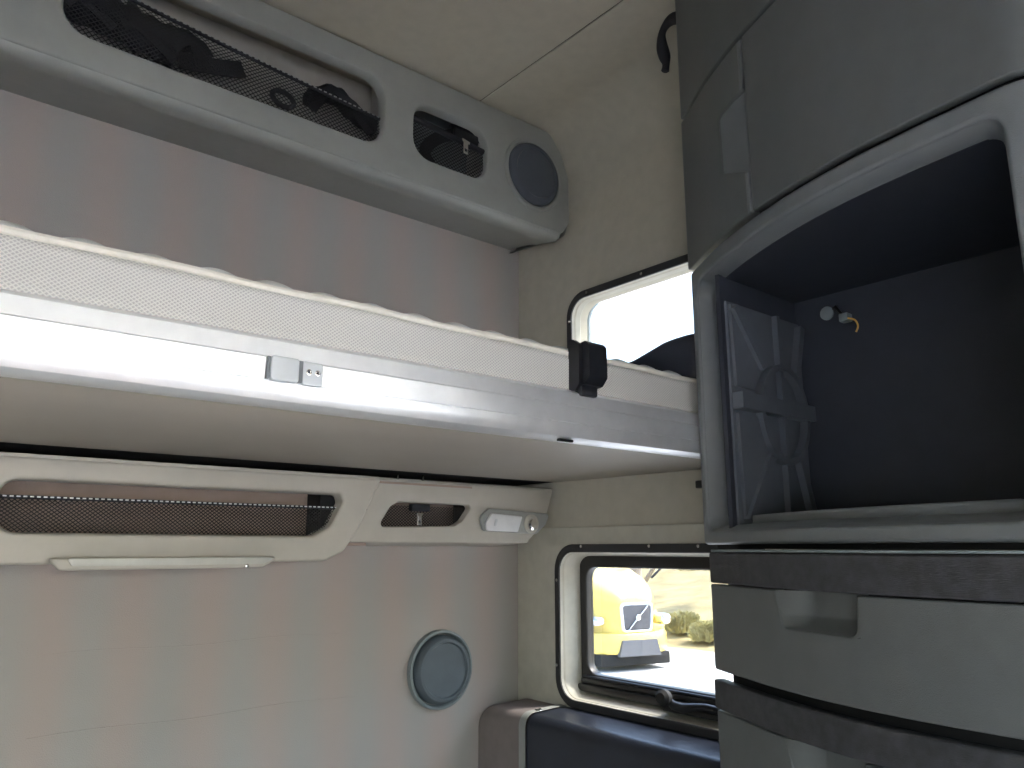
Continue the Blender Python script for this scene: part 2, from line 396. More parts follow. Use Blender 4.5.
# black restraint bracket standing up from the rail
x0 = .913
b = bmesh.new()
prism(b, fillet([(.926,1.668),(.9245,1.742),(.897,1.746),(.889,1.738),(.888,1.684),(.900,1.671)], [.002,.004,.006,.006,.008,.004], 3), 'x', x0+.003, x0+.046)
bmesh.ops.bevel(b, geom=[e for e in b.edges if e.calc_face_angle(0) > .8], offset=.003, segments=2, affect='EDGES')
br = link('bracket_block', b, M['black'], bunk)
b = bmesh.new()
prism(b, fillet([(.930,1.661),(.930,1.752),(.918,1.750),(.905,1.74),(.905,1.672),(.915,1.661)], .003, 3), 'x', x0-.006, x0+.003)
link('bracket_hook', b, M['black'], br)
b = bmesh.new(); box(b, x0+.0, .905, 1.652, x0+.040, .928, 1.672, .004); link('bracket_foot', b, M['black'], br)

# mattress
mt = thing('bunk_mattress', 'white mesh-sided mattress lying on the upper bunk', 'mattress', (.4, 1.3, 1.66))
prof = fillet([(.934,1.658),(.930,1.672),(.929,1.720),(.937,1.728),(1.66,1.728),(1.668,1.658)], [.006,.015,.02,.006,.02,.006], 4)
b = bmesh.new(); prism(b, prof, 'x', BX0+.01, BX1-.01); link('mattress_core', b, M['knit'], mt)
b = bmesh.new(); tube(b, [(BX0+.01+(BX1-BX0-.02)*i/60, .935+.001*sin(i*1.1), 1.7305+.0012*sin(i*.8)) for i in range(61)], .0052, 8); link('piping', b, M['piping'], mt)
def puff(s, t):
    x = BX0+.01+(BX1-BX0-.02)*s; y = .942+.70*t
    h = abs(sin(PI*(x-.05)/.076))**.6; k = abs(sin(PI*(y-.925)/.10))**.5
    e = min(1, t/.03, (1-t)/.03, s/.01, (1-s)/.01)
    return Vector((x, y, 1.7285 + (.006+.017*h*k)*max(0, e)**.5))
b = grid(puff, 300, 90); link('quilted_top', b, M['quilt'], mt, 80)

# dark navy pillow on the bunk beside the window
def blob(c, hx, hy, hz, e=.45, taper=None, n=28):
    bm = bmesh.new(); bmesh.ops.create_uvsphere(bm, u_segments=n*2, v_segments=n, radius=1)
    for v in bm.verts:
        q = [math.copysign(abs(t)**e, t) for t in v.co]
        p = Vector((q[0]*hx, q[1]*hy, q[2]*hz))
        if taper: p = taper(p)
        v.co = p + Vector(c)
    return bm
def tp(p):
    f = max(0, (p.y+.16)/.33)
    top = 1-.62*f**1.0
    p.z = (p.z+.058)*top - .058 + .003*sin(p.y*40+p.x*25); return p
b = blob((1.350,1.090,1.787), .092, .172, .058, .30, tp)
tag(link('pillow', b, M['navy'], None), 'dark navy pillow lying on the top bunk under the upper window', 'pillow')

# ================================================================== UPPER SHELF
YS = 1.515; SX0, SX1 = -.70, 1.478
us = thing('overhead_shelf', 'grey moulded storage shelf running high along the back wall', 'shelf', (.4, 1.63, 2.3))
op_long = rrect(.172,2.349,.866,2.530,.055,8); op_small = rrect(.950,2.360,1.186,2.512,.052,8)
outer = fillet([(SX0,2.285),(1.46,2.285),(1.491,2.33),(1.491,2.47),(1.462,2.540),(1.415,2.592),(SX0,2.592)], [0,.03,.03,.05,.04,.03,0], 5)
b = plate(outer, [op_long, op_small], .014, .005, 3); warp(b, BACK(YS))
link('front_panel', b, M['shelfgrey'], us)
# underside: rounded front lip sweeping back to the wall
prof = [(YS+.008,2.30),(YS+.0020,2.289),(YS+.005,2.279),(YS+.020,2.270),(YS+.06,2.276),(YS+.15,2.296),(YB-.002,2.309),(YB-.002,2.325),(YS+.03,2.295)]
b = bmesh.new(); prism(b, prof, 'x', SX0, 1.455); bmesh.ops.recalc_face_normals(b, faces=b.faces); link('underside', b, M['shelfgrey'], us, 50)
# rounded end
b = bmesh.new(); A = []
for i in range(9):
    a = i/8*PI/2; A.append((1.452+.038*sin(a), .0, 0, a))
def endcap(s, t):
    a = s*PI/2; f = t
    # sweep of profile corner around the end, from front-bottom lip towards the wall
    x = 1.452+.037*sin(a); z = 2.276+.05*(1-cos(a))
    y = YS+.010+(YB-.004-YS-.010)*f; z2 = z + .02*f
    return Vector((x, y, z2))
b = grid(endcap, 10, 10); bmesh.ops.solidify(b, geom=b.faces[:], thickness=.004); link('end_cap', b, M['shelfgrey'], us)
# inner lining with collar rims
def collar(loop, depth, inset=.004, y=YS):
    c = Vector((sum(p[0] for p in loop)/len(loop), sum(p[1] for p in loop)/len(loop)))
    L0 = [Vector((p[0], y+.004, p[1])) for p in loop]
    L1 = [Vector((c.x+(p[0]-c.x)*(1-.01), y+.010, c.y+(p[1]-c.y)*(1-.03))) for p in loop]
    L2 = [Vector((c.x+(p[0]-c.x)*(1-.01), y+depth, c.y+(p[1]-c.y)*(1-.03))) for p in loop]
    return loft([L0, L1, L2])
for lp in (op_long, op_small): link('opening_rim', collar(lp, .028), M['shelfgrey'], us)
b = bmesh.new()
box(b, SX0, YS+.135, 2.31, 1.45, YS+.14, 2.59); box(b, .90, YS+.03, 2.31, .91, YS+.135, 2.59)
box(b, SX0, YS+.03, 2.312, 1.45, YS+.135, 2.317); box(b, 1.21, YS+.03, 2.31, 1.22, YS+.135, 2.56)
link('compartment_lining', b, M['inner'], us)
b = bmesh.new(); box(b, .911, YS+.128, 2.318, 1.209, YS+.134, 2.58); link('compartment_backing', b, M['frame'], us)
def net(x0, x1, zb, zt0, zt1, y, belly=.012, n=60):
    def f(s, t):
        x = x0+(x1-x0)*s; zt = zt0+(zt1-zt0)*s
        return Vector((x, y - belly*sin(PI*t)*sin(PI*min(1,max(0,s)))**.3, zb+(zt-zb)*t))
    return grid(f, n, 10)
n1 = link('storage_net', net(.12,.89,2.335,2.495,2.430,YS+.022,.010), M['net'], us)
b = bmesh.new(); tube(b, [(.12+.77*i/30, YS+.020, 2.495-.065*i/30-.004*sin(PI*i/30)) for i in range(31)], .0045, 8); h_ = link('net_hem', b, M['strap'], n1)
b = bmesh.new()
for i in range(60):
    t = (i+.3)/60; x = .12+.77*t; box(b, x-.0035, YS+.0140, 2.4945-.065*t-.004*sin(PI*t)+.0, x+.0035, YS+.0152, 2.4965-.065*t-.004*sin(PI*t)+.0006)
link('hem_stitching', b, M['welt'], n1)
n2 = link('storage_net', net(.935,1.20,2.345,2.475,2.455,YS+.022,.006,30), M['net'], us)
b = bmesh.new(); tube(b, [(.935+.265*i/12, YS+.020, 2.475-.02*i/12) for i in range(13)], .008, 8); link('net_hem', b, M['strap'], n2)

# speaker in the shelf end
def speaker(name, c, R, ym, parent, m1, m2, m3, oval=1.0, q=1.0):
    base = Matrix.Translation(Vector((c[0], ym, c[1]))) @ Matrix(((1,0,0,0),(0,0,-1,0),(0,1,0,0),(0,0,0,1))) @ Matrix.Diagonal((oval,1,1,1))
    k = R
    ring = lathe([(k,0),(k,.004*q),(k*.985,.008*q),(k*.93,.009*q),(k*.90,.007*q),(k*.885,.001),(k*.885,0)], base)
    bez = lathe([(k*.87,.0005),(k*.865,.006*q),(k*.83,.013*q),(k*.77,.0175*q),(k*.70,.0185*q),(k*.665,.0150*q)], base)
    gr = lathe([(k*.668,.0150*q),(k*.64,.0152*q),(k*.3,.0165*q),(0,.0168*q)], base)
    r_ = link(name, ring, m1, parent)
    z_ = link('speaker_bezel', bez, m2, r_ if parent else r_)
    g_ = link('speaker_grille', gr, m3, r_ if parent else r_)
    return r_
speaker('speaker', (1.348,2.434), .106, YS-.0005, us, M['shelfgrey'], M['speakerdark'], M['speakerdark'])
ws = speaker('wall_speaker', (1.221,1.092), .099, YB-.0005, None, M['speakerring'], M['speaker'], M['speaker'], 1.0, 1.7)
tag(ws, 'round blue-grey speaker set in the lower back wall', 'speaker')

# contents of the upper shelf: tangled harness webbing, seat belt tongue
def strap(pts, w, th=.003):
    """flat webbing through points with width direction z-ish"""
    bm = bmesh.new(); P = [Vector(p) for p in pts]; rings = []
    for i, p in enumerate(P):
        t = ((P[i+1] if i < len(P)-1 else p)-(P[i-1] if i else p)).normalized()
        nrm = Vector((0,-1,.2)).normalized(); s = t.cross(nrm).normalized()*w/2; q = nrm*th/2
        rings.append([bm.verts.new(p+s+q), bm.verts.new(p-s+q), bm.verts.new(p-s-q), bm.verts.new(p+s-q)])
    for A, B in zip(rings, rings[1:]):
        for k in range(4): bm.faces.new((A[k], A[(k+1) % 4], B[(k+1) % 4], B[k]))
    bm.faces.new(rings[0][::-1]); bm.faces.new(rings[-1]); return bm
def S(px, y): return [ony(u, v, y) for u, v in px]
def lump(px, y, r):
    """crumpled padded strap: fat tube with noise"""
    P = S(px, y); bm = bmesh.new(); tube(bm, P, r, 14)
    bmesh.ops.subdivide_edges(bm, edges=bm.edges[:], cuts=1, use_grid_fill=True)
    for v in bm.verts: v.co += Vector((sin(v.co.z*190+v.co.x*70), .3*sin(v.co.x*200), sin(v.co.x*170)))*.0030
    return bm
def smooth(px, n=5):
    out = []
    for i in range(len(px)-1):
        p0, p1, p2, p3 = px[max(i-1,0)], px[i], px[i+1], px[min(i+2,len(px)-1)]
        for k in range(n):
            t = k/n; out.append(tuple(.5*((2*p1[j])+(-p0[j]+p2[j])*t+(2*p0[j]-5*p1[j]+4*p2[j]-p3[j])*t*t+(-p0[j]+3*p1[j]-3*p2[j]+p3[j])*t**3) for j in (0,1)))
    out.append(px[-1]); return out
yh = YS+.082
items = [
 ('safety_harness','bulky black harness strap crumpled at the far left of the upper net', [(60,-8),(78,2),(100,12),(118,22)], .040),
 ('safety_harness','black webbing bundle lying left of centre in the upper net', [(118,14),(136,30),(160,42),(178,54)], .040),
 ('safety_harness','black crumpled strap end just left of the flat belt piece in the net', [(168,36),(190,46),(206,62)], .026),
 ('safety_harness','coiled black harness bundle at the right end of the long net', [(308,100),(332,94),(352,112),(374,128)], .022),
]
for nm, lb, px, r in items:
    t = thing(nm, lb, 'harness', ony(*px[1], yh), 'black harness straps in the upper shelf net')
    link('webbing', lump(smooth(px), yh, r), M['strap'], t)
    q = [(px[0][0]+4, px[0][1]+10), (px[1][0]+2, px[1][1]-4), (px[-1][0]-4, px[-1][1]+6)]
    link('loose_strap', strap(S(smooth(q), yh-.034), .022), M['strap'], t)
t = link('belt_strap', strap(S(smooth([(178,60),(200,64),(222,68),(243,70)]), yh-.03), .040, .006), M['strap'])
tag(t, 'flat black belt piece with a squared end in the middle of the long net', 'strap')
b = bmesh.new(); c = ony(283,99,yh-.03); tube(b, [c+Vector((.026*cos(a), .01*sin(a), .024*sin(a))) for a in [i*PI/12 for i in range(24)]], .006, 8, True)
t = link('strap_loop', b, M['strap']); tag(t, 'small ring-shaped loop of black webbing in the long net', 'strap')
# belt in the small compartment
t = thing('seat_belt', 'black seat belt with a metal tongue in the small upper compartment', 'seat belt', ony(450,140,YS+.06))
link('webbing', strap(S(smooth([(431,164),(425,150),(438,138),(455,134),(462,126)]), YS+.055), .034, .004), M['strap'], t)
link('webbing', strap(S(smooth([(452,131),(470,134),(486,140),(492,146)]), YS+.050), .040, .008), M['strap'], t)
def tongue(c, k=1.0):
    o = [(-.012,.018),(.014,.018),(.014,.012),(.008,.010),(.008,-.018),(-.008,-.018),(-.008,.010),(-.012,.012)]
    b = plate(fillet([(x*k, z*k) for x, z in o], .001*k, 2), [rrect(-.004*k,-.012*k,.004*k,-.004*k,.001*k,2)], .0025, .0005)
    b.transform(Matrix.Rotation(math.radians(12), 4, 'Y')); 
    warp(b, lambda p: Vector((c.x+p.x, c.y-p.z, c.z+p.y))); return b
link('tongue', tongue(ony(466,147,YS+.006), 1.15), M['chrome'], t)
b = bmesh.new(); c = ony(464,138,YS+.02); box(b, c.x-.03, c.y, c.z-.006, c.x+.05, c.y+.012, c.z+.022, .004); link('buckle_housing', b, M['black'], t)

# ================================================================== LOWER SHELF
ls = thing('under_bunk_shelf', 'beige moulded storage shelf on the back wall below the upper bunk', 'shelf', (.5, 1.66, 1.4))
YL, YL2 = 1.568, 1.590
main = fillet([(SX0,1.372),(.79,1.372),(.835,1.392),(.868,1.438),(.900,1.505),(.925,1.556),(SX0,1.556)], [0,.03,.03,.08,.05,.006,0], 6)
opL = fillet([(.186,1.425),(.762,1.425),(.800,1.446),(.828,1.500),(.822,1.517),(.182,1.517)], [.03,.02,.03,.012,.010,.03], 6)
b = plate(main, [opL], .020, .007, 3); warp(b, BACK(YL)); link('front_panel', b, M['shelfbeige'], ls)
right = fillet([(.842,1.412),(1.385,1.412),(1.452,1.470),(1.484,1.558),(.880,1.558),(.842,1.45)], [0,.02,.05,.006,0,0], 6)
opS = fillet([(.932,1.448),(1.148,1.453),(1.172,1.466),(1.205,1.507),(.985,1.507),(.963,1.495)], [.008,.015,.02,.008,.012,.02], 6)
b = plate(right, [opS], .012, .004, 3); warp(b, BACK(YL2)); link('front_panel', b, M['shelfbeige'], ls)
def collar2(loop, y, d):
    c = Vector((sum(p[0] for p in loop)/len(loop), sum(p[1] for p in loop)/len(loop)))
    f = lambda p, k: (c.x+(p[0]-c.x)*k, c.y+(p[1]-c.y)*(1-(1-k)*3))
    return loft([[Vector((p[0], y+.003, p[1])) for p in loop], [Vector((f(p,.997)[0], y+.010, f(p,.99)[1])) for p in loop], [Vector((f(p,.997)[0], y+d, f(p,.99)[1])) for p in loop]])
link('opening_rim', collar2(opL, YL, .035), M['shelfbeige'], ls)
link('opening_rim', collar2(opS, YL2, .022), M['shelfbeige'], ls)
b = bmesh.new()
prism(b, [(YL+.003,1.554),(YB-.002,1.549),(YB-.002,1.559),(YL+.010,1.562),(YL+.002,1.560)], 'x', SX0, .92)
prism(b, [(YL2+.003,1.554),(YB-.002,1.549),(YB-.002,1.559),(YL2+.010,1.562),(YL2+.002,1.560)], 'x', .92, 1.482)
link('top_ledge', b, M['shelfbeige'], ls)
b = bmesh.new()
prism(b, [(YL+.004,1.374),(YB-.002,1.392),(YB-.002,1.398),(YL+.012,1.382)], 'x', SX0, .80)
prism(b, [(YL2+.004,1.413),(YB-.002,1.405),(YB-.002,1.411),(YL2+.010,1.419)], 'x', .85, 1.40)
link('underside', b, M['shelfbeige'], ls)
b = bmesh.new(); prism(b, [(1.385,1.413),(1.452,1.471),(1.484,1.556),(1.478,1.556),(1.446,1.473),(1.381,1.418)], 'y', YL2+.004, YB-.003); link('end_cap', b, M['shelfbeige'], ls)
b = bmesh.new(); box(b, SX0, 1.690, 1.42, 1.38, 1.696, 1.552); box(b, SX0, YL+.02, 1.405, .90, YB-.006, 1.412)
box(b, .93, YL2+.012, 1.436, 1.22, YB-.006, 1.442); box(b, SX0, YL+.02, 1.548, 1.2, YB-.006, 1.553)
link('compartment_lining', b, M['innerw'], ls)
for bx in ((.885, YL+.03, 1.415, .93, YL+.054, 1.55), (1.215, YL2+.02, 1.415, 1.225, YB-.01, 1.55), (.80, YL+.055, 1.413, .93, 1.689, 1.548)):
    b = bmesh.new(); box(b, *bx); link('compartment_divider', b, M['blackm'], ls)
n3 = link('storage_net', net(.12,.90,1.414,1.487,1.487,YL+.026,.008), M['finenet'], ls)
b = bmesh.new(); tube(b, [(.12+.78*i/30, YL+.024, 1.487) for i in range(31)], .0035, 8); link('net_hem', b, M['strap'], n3)
b = bmesh.new()
for i in range(76):
    x = .12+.78*(i+.3)/76; box(b, x-.0028, YL+.0192, 1.4868, x+.0028, YL+.0204, 1.4892)
link('hem_stitching', b, M['white'], n3)
n4 = link('storage_net', net(.925,1.215,1.435,1.500,1.500,YL2+.024,.004,30), M['finenet'], ls)
# buckle in the small opening
t = thing('seat_belt', 'silver seat belt tongue hanging in the small opening under the bunk', 'seat belt', ony(420,516,YL2+.01))
c = ony(421,508,YL2-.004); b = bmesh.new(); box(b, c.x-.026, c.y-.002, c.z-.008, c.x+.026, c.y+.016, c.z+.009, .003); link('webbing_loop', b, M['strap'], t)
link('tongue', tongue(ony(420,519,YL2-.008), .80), M['chrome'], t)
b = bmesh.new(); c = ony(420,517,YL2+.004); box(b, c.x-.006, c.y, c.z-.010, c.x+.006, c.y+.003, c.z+.010, .001); link('tongue_cover', b, M['black'], t)
# pins on top of the shelf
for i, u in enumerate((394.5, 419.5)):
    q = ony(u, 482, YL2+.02); b = bmesh.new(); merge(b, lathe([(.0028,-.002),(.0028,.014),(.0018,.017),(0,.017)], Matrix.Translation((q.x, YL2+.006, 1.557)), 12))
    tag(link('mounting_pin', b, M['chrome']), ('small silver pin on the lower shelf top, the left one of two', 'small silver pin on the lower shelf top, the right one of two')[i], 'pin', 'silver pins in the gap above the lower shelf')
# light module
t = thing('light_switch_module', 'grey lamp module with white rocker switch at the shelf end', 'switch', (1.34, YL2, 1.46))
o = fillet([(1.232,1.442),(1.412,1.436),(1.448,1.462),(1.462,1.492),(1.250,1.500),(1.222,1.478)], [.012,.012,.02,.008,.012,.015], 5)
b = plate(o, [], .010, .004, 3); warp(b, BACK(YL2-.0095)); link('housing', b, M['shelfgrey'], t)
o = fillet([(1.238,1.443),(1.342,1.441),(1.358,1.482),(1.252,1.487),(1.234,1.462)], [.008,.003,.003,.01,.008], 4)
b = plate(o, [], .008, .003, 2); warp(b, BACK(YL2-.0170)); rk = link('rocker', b, M['white'], t)
b = plate(fillet([(1.258,1.455),(1.266,1.455),(1.272,1.472),(1.264,1.473)], .002, 3), [], .002, .0005); warp(b, BACK(YL2-.0185)); link('indicator', b, M['silver'], rk)
bs_ = Matrix.Translation((1.392, YL2-.0095, 1.463)) @ Matrix(((1,0,0,0),(0,0,-1,0),(0,1,0,0),(0,0,0,1)))
rl = link('reading_lamp', lathe([(.025,0),(.025,.004),(.022,.006),(.017,.006),(.016,.003),(.0,.003)], bs_, 32), M['shelfbeige'], t)
link('lamp_lens', lathe([(.0155,.003),(.0145,.007),(.008,.010),(0,.010)], bs_ @ Matrix.Translation((.002,-.002,0)), 24), M['chrome'], rl)
# LED strip lamp beneath
t = thing('strip_lamp', 'flat grey strip lamp fixed under the shelf below the bunk', 'lamp', (.46, 1.56, 1.36))
o = fillet([(.262,1.383),(.282,1.362),(.640,1.362),(.676,1.383)], [.004,.01,.01,.004], 4)
b = plate(o, [], .02, .004); warp(b, BACK(1.535)); hs = link('housing', b, M['shelfbeige'], t)
o = fillet([(.290,1.3825),(.300,1.369),(.640,1.369),(.668,1.3825)], [.003,.004,.004,.003], 3)
b = plate(o, [], .004, .001); warp(b, BACK(1.5325)); link('diffuser', b, M['diffuser'], hs)
b = bmesh.new(); box(b, .30, 1.550, 1.366, .64, 1.60, 1.374, .002); link('mount', b, M['shelfbeige'], hs)
b = bmesh.new(); q = ony(247,566,1.533); screw(b, (q.x, 1.5335, q.z), (0,-1,0), .004); link('screw', b, M['chrome'], hs)

# ================================================================== BOLSTER below the window
bo = thing('bench_bolster', 'dark navy padded bolster with mauve end below the lower window', 'bolster', (1.43, 1.35, .0))
def bprof(x0, x1, z, r): return [(x1-.0, .003),(x0, .003)] + [(x0+r-r*cos(a), z-r+r*sin(a)) for a in [i*PI/16 for i in range(9)]] + [(x1, z+.004)]
def bol(y0, y1, x0, z, r, endround=0):
    n = 10; loops = []
    ys = [y0+(y1-y0)*i/n for i in range(n+1)]
    if endround:
        ys = [y0+(y1-endround-y0)*i/6 for i in range(6)] + [y1-endround+endround*sin(a*PI/16) for a in range(9)]
    for y in ys:
        d = 0
        if endround and y > y1-endround: d = endround*(1-math.sqrt(max(0, 1-((y-y1+endround)/endround)**2)))
        loops.append([Vector((p[0], y, p[1])) for p in bprof(x0, XR-.010, z-d*.55, r)])
    bm = loft(loops); bm.faces.new([v for v in bm.verts][:len(loops[0])]) if False else None
    return bm
b = bol(1.578, YB-.003, 1.350, .992, .030, .05); link('end_panel', b, M['mauve'], bo, 50)
b = bol(1.553, 1.578, 1.346, .996, .032); link('welt', b, M['welt'], bo, 50)
b = bol(.90, 1.553, 1.350, .993, .034); link('cover', b, M['navy'], bo, 50)
b = bmesh.new(); q = onz(529,699,1.0); screw(b, (1.40, 1.566, .9965), (-.3,0,1), .010); link('stud', b, M['chrome'], bo)

# ================================================================== CABINETS with a bowed face
PP = [(1.215,.955),(1.160,.862),(1.105,.760),(1.055,.662),(1.016,.560),(.994,.470),(.984,.400),(.980,.330),(.980,.262),(.986,.236),(1.006,.215),(1.05,.208),(1.20,.206)]
def catmull(P, n=16):
    out = []
    for i in range(len(P)-1):
        p0, p1, p2, p3 = P[max(i-1,0)], P[i], P[i+1], P[min(i+2,len(P)-1)]
        for k in range(n):
            t = k/n; out.append(Vector([.5*((2*p1[j])+(-p0[j]+p2[j])*t+(2*p0[j]-5*p1[j]+4*p2[j]-p3[j])*t*t+(-p0[j]+3*p1[j]-3*p2[j]+p3[j])*t**3) for j in (0,1)]))
    out.append(Vector(P[-1])); return out
PU = [(1.30,1.02),(1.228,.900),(1.155,.790),(1.098,.684),(1.054,.580),(1.025,.483),(1.006,.390),(.994,.310),(.988,.262),(.992,.236),(1.010,.215),(1.06,.207),(1.20,.205)]
def use(P):
    global PC, PS
    PC = catmull(P); PS = [0.0]
    for a, c in zip(PC, PC[1:]): PS.append(PS[-1]+(c-a).length)
use(PU)
def pat(s):
    s = min(max(s, 0), PS[-1]-1e-6); i = 0; lo, hi = 0, len(PS)-1
    while hi-lo > 1:
        m_ = (lo+hi)//2
        if PS[m_] <= s: lo = m_
        else: hi = m_
    t = (s-PS[lo])/(PS[lo+1]-PS[lo]); p = PC[lo].lerp(PC[lo+1], t)
    def tan_(k): return (PC[min(k+1,len(PC)-1)]-PC[max(k-1,0)]).normalized()
    tg = tan_(lo).lerp(tan_(lo+1), t).normalized(); return p, Vector((tg.y, -tg.x))
def bend(p): q, n = pat(p.x); q = q+n*p.z; return Vector((q.x, q.y, p.y))
def pf(u, v, d=0):
    """pixel ray onto the bowed face (offset d) -> (s, z)"""
    r_ = ray(u, v); best = None; f0 = None
    k0 = 0
    for i in range(0, 1400):
        s = PS[-1]*i/1400; q, n = pat(s); q = q+n*d; f = q.x*r_.y-q.y*r_.x
        if f0 is not None and f0*f <= 0:
            tt = q.x/r_.x; return (s, CZ+r_.z*tt)
        f0 = f
    raise ValueError((u, v))
def face(outer, holes=(), th=.018, bev=.003, off=0.0, step=.012, res=2):
    b = plate(outer, holes, th, bev, res); lo = min(p[0] for p in outer); hi = max(p[0] for p in outer)
    cutgrid(b, 0, lo, hi, step)
    for v in b.verts: v.co.z += off
    return warp(b, bend)
s0 = pf(680,110)[0]       # rear edge of the face
sF = PS[-1]-.10                # round the front corner
sSeam = pf(747,130)[0]; zS1 = 2.288; zG = 1.952
def body_poly(ins):
    out = []
    for i in range(41):
        s = s0+.004+(sF-s0)*i/40; q, n = pat(s); q = q-n*ins; out.append((q.x, q.y))
    return out + [(XR-.010, out[-1][1]), (XR-.010, out[0][1]+.002)]

def scoop(s_a, s_b, z_a, z_b, dep, fn, off=0):
    return warp(grid(lambda a, c: Vector((s_a+(s_b-s_a)*a, z_a+(z_b-z_a)*c, off-dep*fn(a, c))), 24, 24), bend)

# -- overhead cabinet
oc = thing('overhead_cabinet', 'charcoal overhead cabinet with curved doors above the open cubby', 'cabinet', (1.3, .5, zG))
b = bmesh.new(); prism(b, body_poly(.030), 'z', zG+.003, ZC-.002); link('body', b, M['blackm'], oc)
b = face(fillet([(s0,zS1+.004),(sF,zS1+.004),(sF,ZC-.003),(s0,ZC-.003)], .004, 3)); link('top_panel', b, M['charcoal'], oc)
# narrow rear door with a finger recess
sD = sSeam-.0035
zr0, zr1 = pf(748,171)[1], pf(741,92)[1]; A_, B_, C_ = pf(723,173), pf(719,118), pf(731,101)
o = fillet([(s0,zG+.002),(sD,zG+.002),(sD,zr0),A_,B_,C_,(sD,zr1),(sD,zS1-.003),(s0,zS1-.003)], [.004,.003,.002,.006,.012,.012,.004,.003,.004], 4)
b = face(o); dr = link('door', b, M['charcoal'], oc)
def quad(a, c):
    Lo = (A_[0]+(sD-A_[0])*a, A_[1]+(zr0-A_[1])*a); Hi = (B_[0]+(sD-B_[0])*a, B_[1]+.02+(zr1+.006-B_[1]-.02)*a)
    return Vector((Lo[0]+(Hi[0]-Lo[0])*c, Lo[1]+(Hi[1]-Lo[1])*c, -.0015-.015*min(1, a*1.3)**.8*(1-.7*max(0, c-.55)/.45)))
b = warp(grid(quad, 24, 24), bend); link('finger_recess', b, M['frame'], dr)  # lighter plastic stands in for light caught in the scoop
b = face(fillet([(sD-.010,zG+.004),(sD-.001,zG+.004),(sD-.001,zr0-.002),(sD-.010,zr0-.001)], .001, 2), th=.004, bev=.001, off=.0012); link('edge_strip', b, M['frame'], dr)
b = face(fillet([(sD-.010,zr1+.006),(sD-.001,zr1+.004),(sD-.001,zS1-.006),(sD-.010,zS1-.006)], .001, 2), th=.004, bev=.001, off=.0012); link('edge_strip', b, M['frame'], dr)
b = face(fillet([(sSeam,zG+.002),(sF,zG+.002),(sF,zS1-.003),(sSeam,zS1-.003)], [.006,0,0,.006], 3)); link('door', b, M['charcoal'], oc)

# -- open cubby (screen compartment)
s0 = pf(683,110)[0]
tv = thing('open_cubby', 'open dark cubby with a thick slate-grey frame between cabinet and drawers', 'cabinet', (1.3, .5, 1.405))
ZT, ZBt = 1.943, 1.406
oz1 = 1.912
oL = pf(703,420)[0]; oR = pf(1002,128)[0]
zb0, zb1 = pf(745,531)[1], pf(985,519)[1]
zb = (zb0+zb1)/2
op = fillet([(oL,zb),(oR,zb),(oR,oz1),(oL,oz1)], [.022,.05,.028,.035], 8)
def dens(loop, step=.012):
    out = []
    for i, p in enumerate(loop):
        q = loop[(i+1) % len(loop)]; d = math.dist(p, q); n = max(1, int(d/step))
        out += [(p[0]+(q[0]-p[0])*k/n, p[1]+(q[1]-p[1])*k/n) for k in range(n)]
    return out
op = dens(op)
b = face(fillet([(s0-.001,ZBt),(sF,ZBt),(sF,ZT),(s0-.001,ZT)], [.010,0,0,.010], 4), [op], .020, .006, off=.002, res=3); link('frame', b, M['frame'], tv)
cc = ((oL+oR)/2, (zb+oz1)/2)
def ins(p, k): # inset by k metres
    dx, dz = p[0]-cc[0], p[1]-cc[1]
    hx, hz = (oR-oL)/2, (oz1-zb)/2
    return (cc[0]+dx*(1-k/hx), cc[1]+dz*(1-k/hz))
L_ = []
for k, d in ((-.001,-.003),(.002,-.007),(.010,-.026),(.011,-.036)):
    L_.append([bend(Vector((*ins(p, k), d))) for p in op])
link('opening_bevel', loft(L_), M['frame'], tv, 60)
YP = .805
b = bmesh.new(); prism(b, body_poly(.022), 'z', 1.9055, ZT-.003); link('top_board', b, M['blackm'], tv)  # black board added to keep light from leaking over the frame
q, n = pat(s0+.012); q = q-n*.020
b = bmesh.new(); box(b, q.x, q.y-.030, 1.4078, XR-.011, q.y, 1.9052); link('side_board', b, M['blackm'], tv)  # black board added to stop a light leak and darken the gap
b = bmesh.new(); prism(b, body_poly(.022), 'z', 1.3985, 1.4075); link('bottom_board', b, M['blackm'], tv)  # black board added to block light below the frame
b = bmesh.new()
def liner_poly():
    out = []
    for i in range(41):
        q, n = pat(oL-.03+(oR+.02-oL+.03)*i/40); q = q-n*.034; out.append((q.x, q.y))
    return out+[(1.455, out[-1][1]), (1.455, YP+.01)]
prism(b, liner_poly(), 'z', 1.9005, 1.905); prism(b, liner_poly(), 'z', 1.408, 1.414)
box(b, 1.450, .232, 1.41, 1.455, YP+.01, 1.903)         # back
box(b, 1.03, .228, 1.41, 1.455, .233, 1.89)            # front side
box(b, 1.185, YP+.004, 1.41, 1.455, YP+.012, 1.903)      # rear side
link('liner', b, M['cubby'], tv)
# moulded ribbed partition at the rear side
b = bmesh.new(); box(b, 1.195, YP-.002, 1.425, 1.449, YP+.003, 1.852, .001, 1)
pt = link('ribbed_partition', b, M['rib'], tv)
cx, cz_ = 1.352, 1.652
def bar(bm, p, q, w, d=.014):
    p, q = Vector(p), Vector(q); t = (q-p).normalized(); s = Vector((-t.y, t.x))*w/2
    prism(bm, [(p+s)[:], (q+s)[:], (q-s)[:], (p-s)[:]], 'y', YP-.002-d, YP-.002)
R_ = .098
b = bmesh.new(); n = 40; A = [[], [], [], []]
for i in range(n):
    a = 2*PI*i/n
    for k, (rr_, yy) in enumerate(((R_, YP-.001), (R_, YP-.018), (R_-.012, YP-.018), (R_-.012, YP-.001))):
        A[k].append(Vector((cx+rr_*.86*cos(a), yy, cz_+rr_*sin(a))))
link('ring_rib', loft(A), M['rib'], pt)
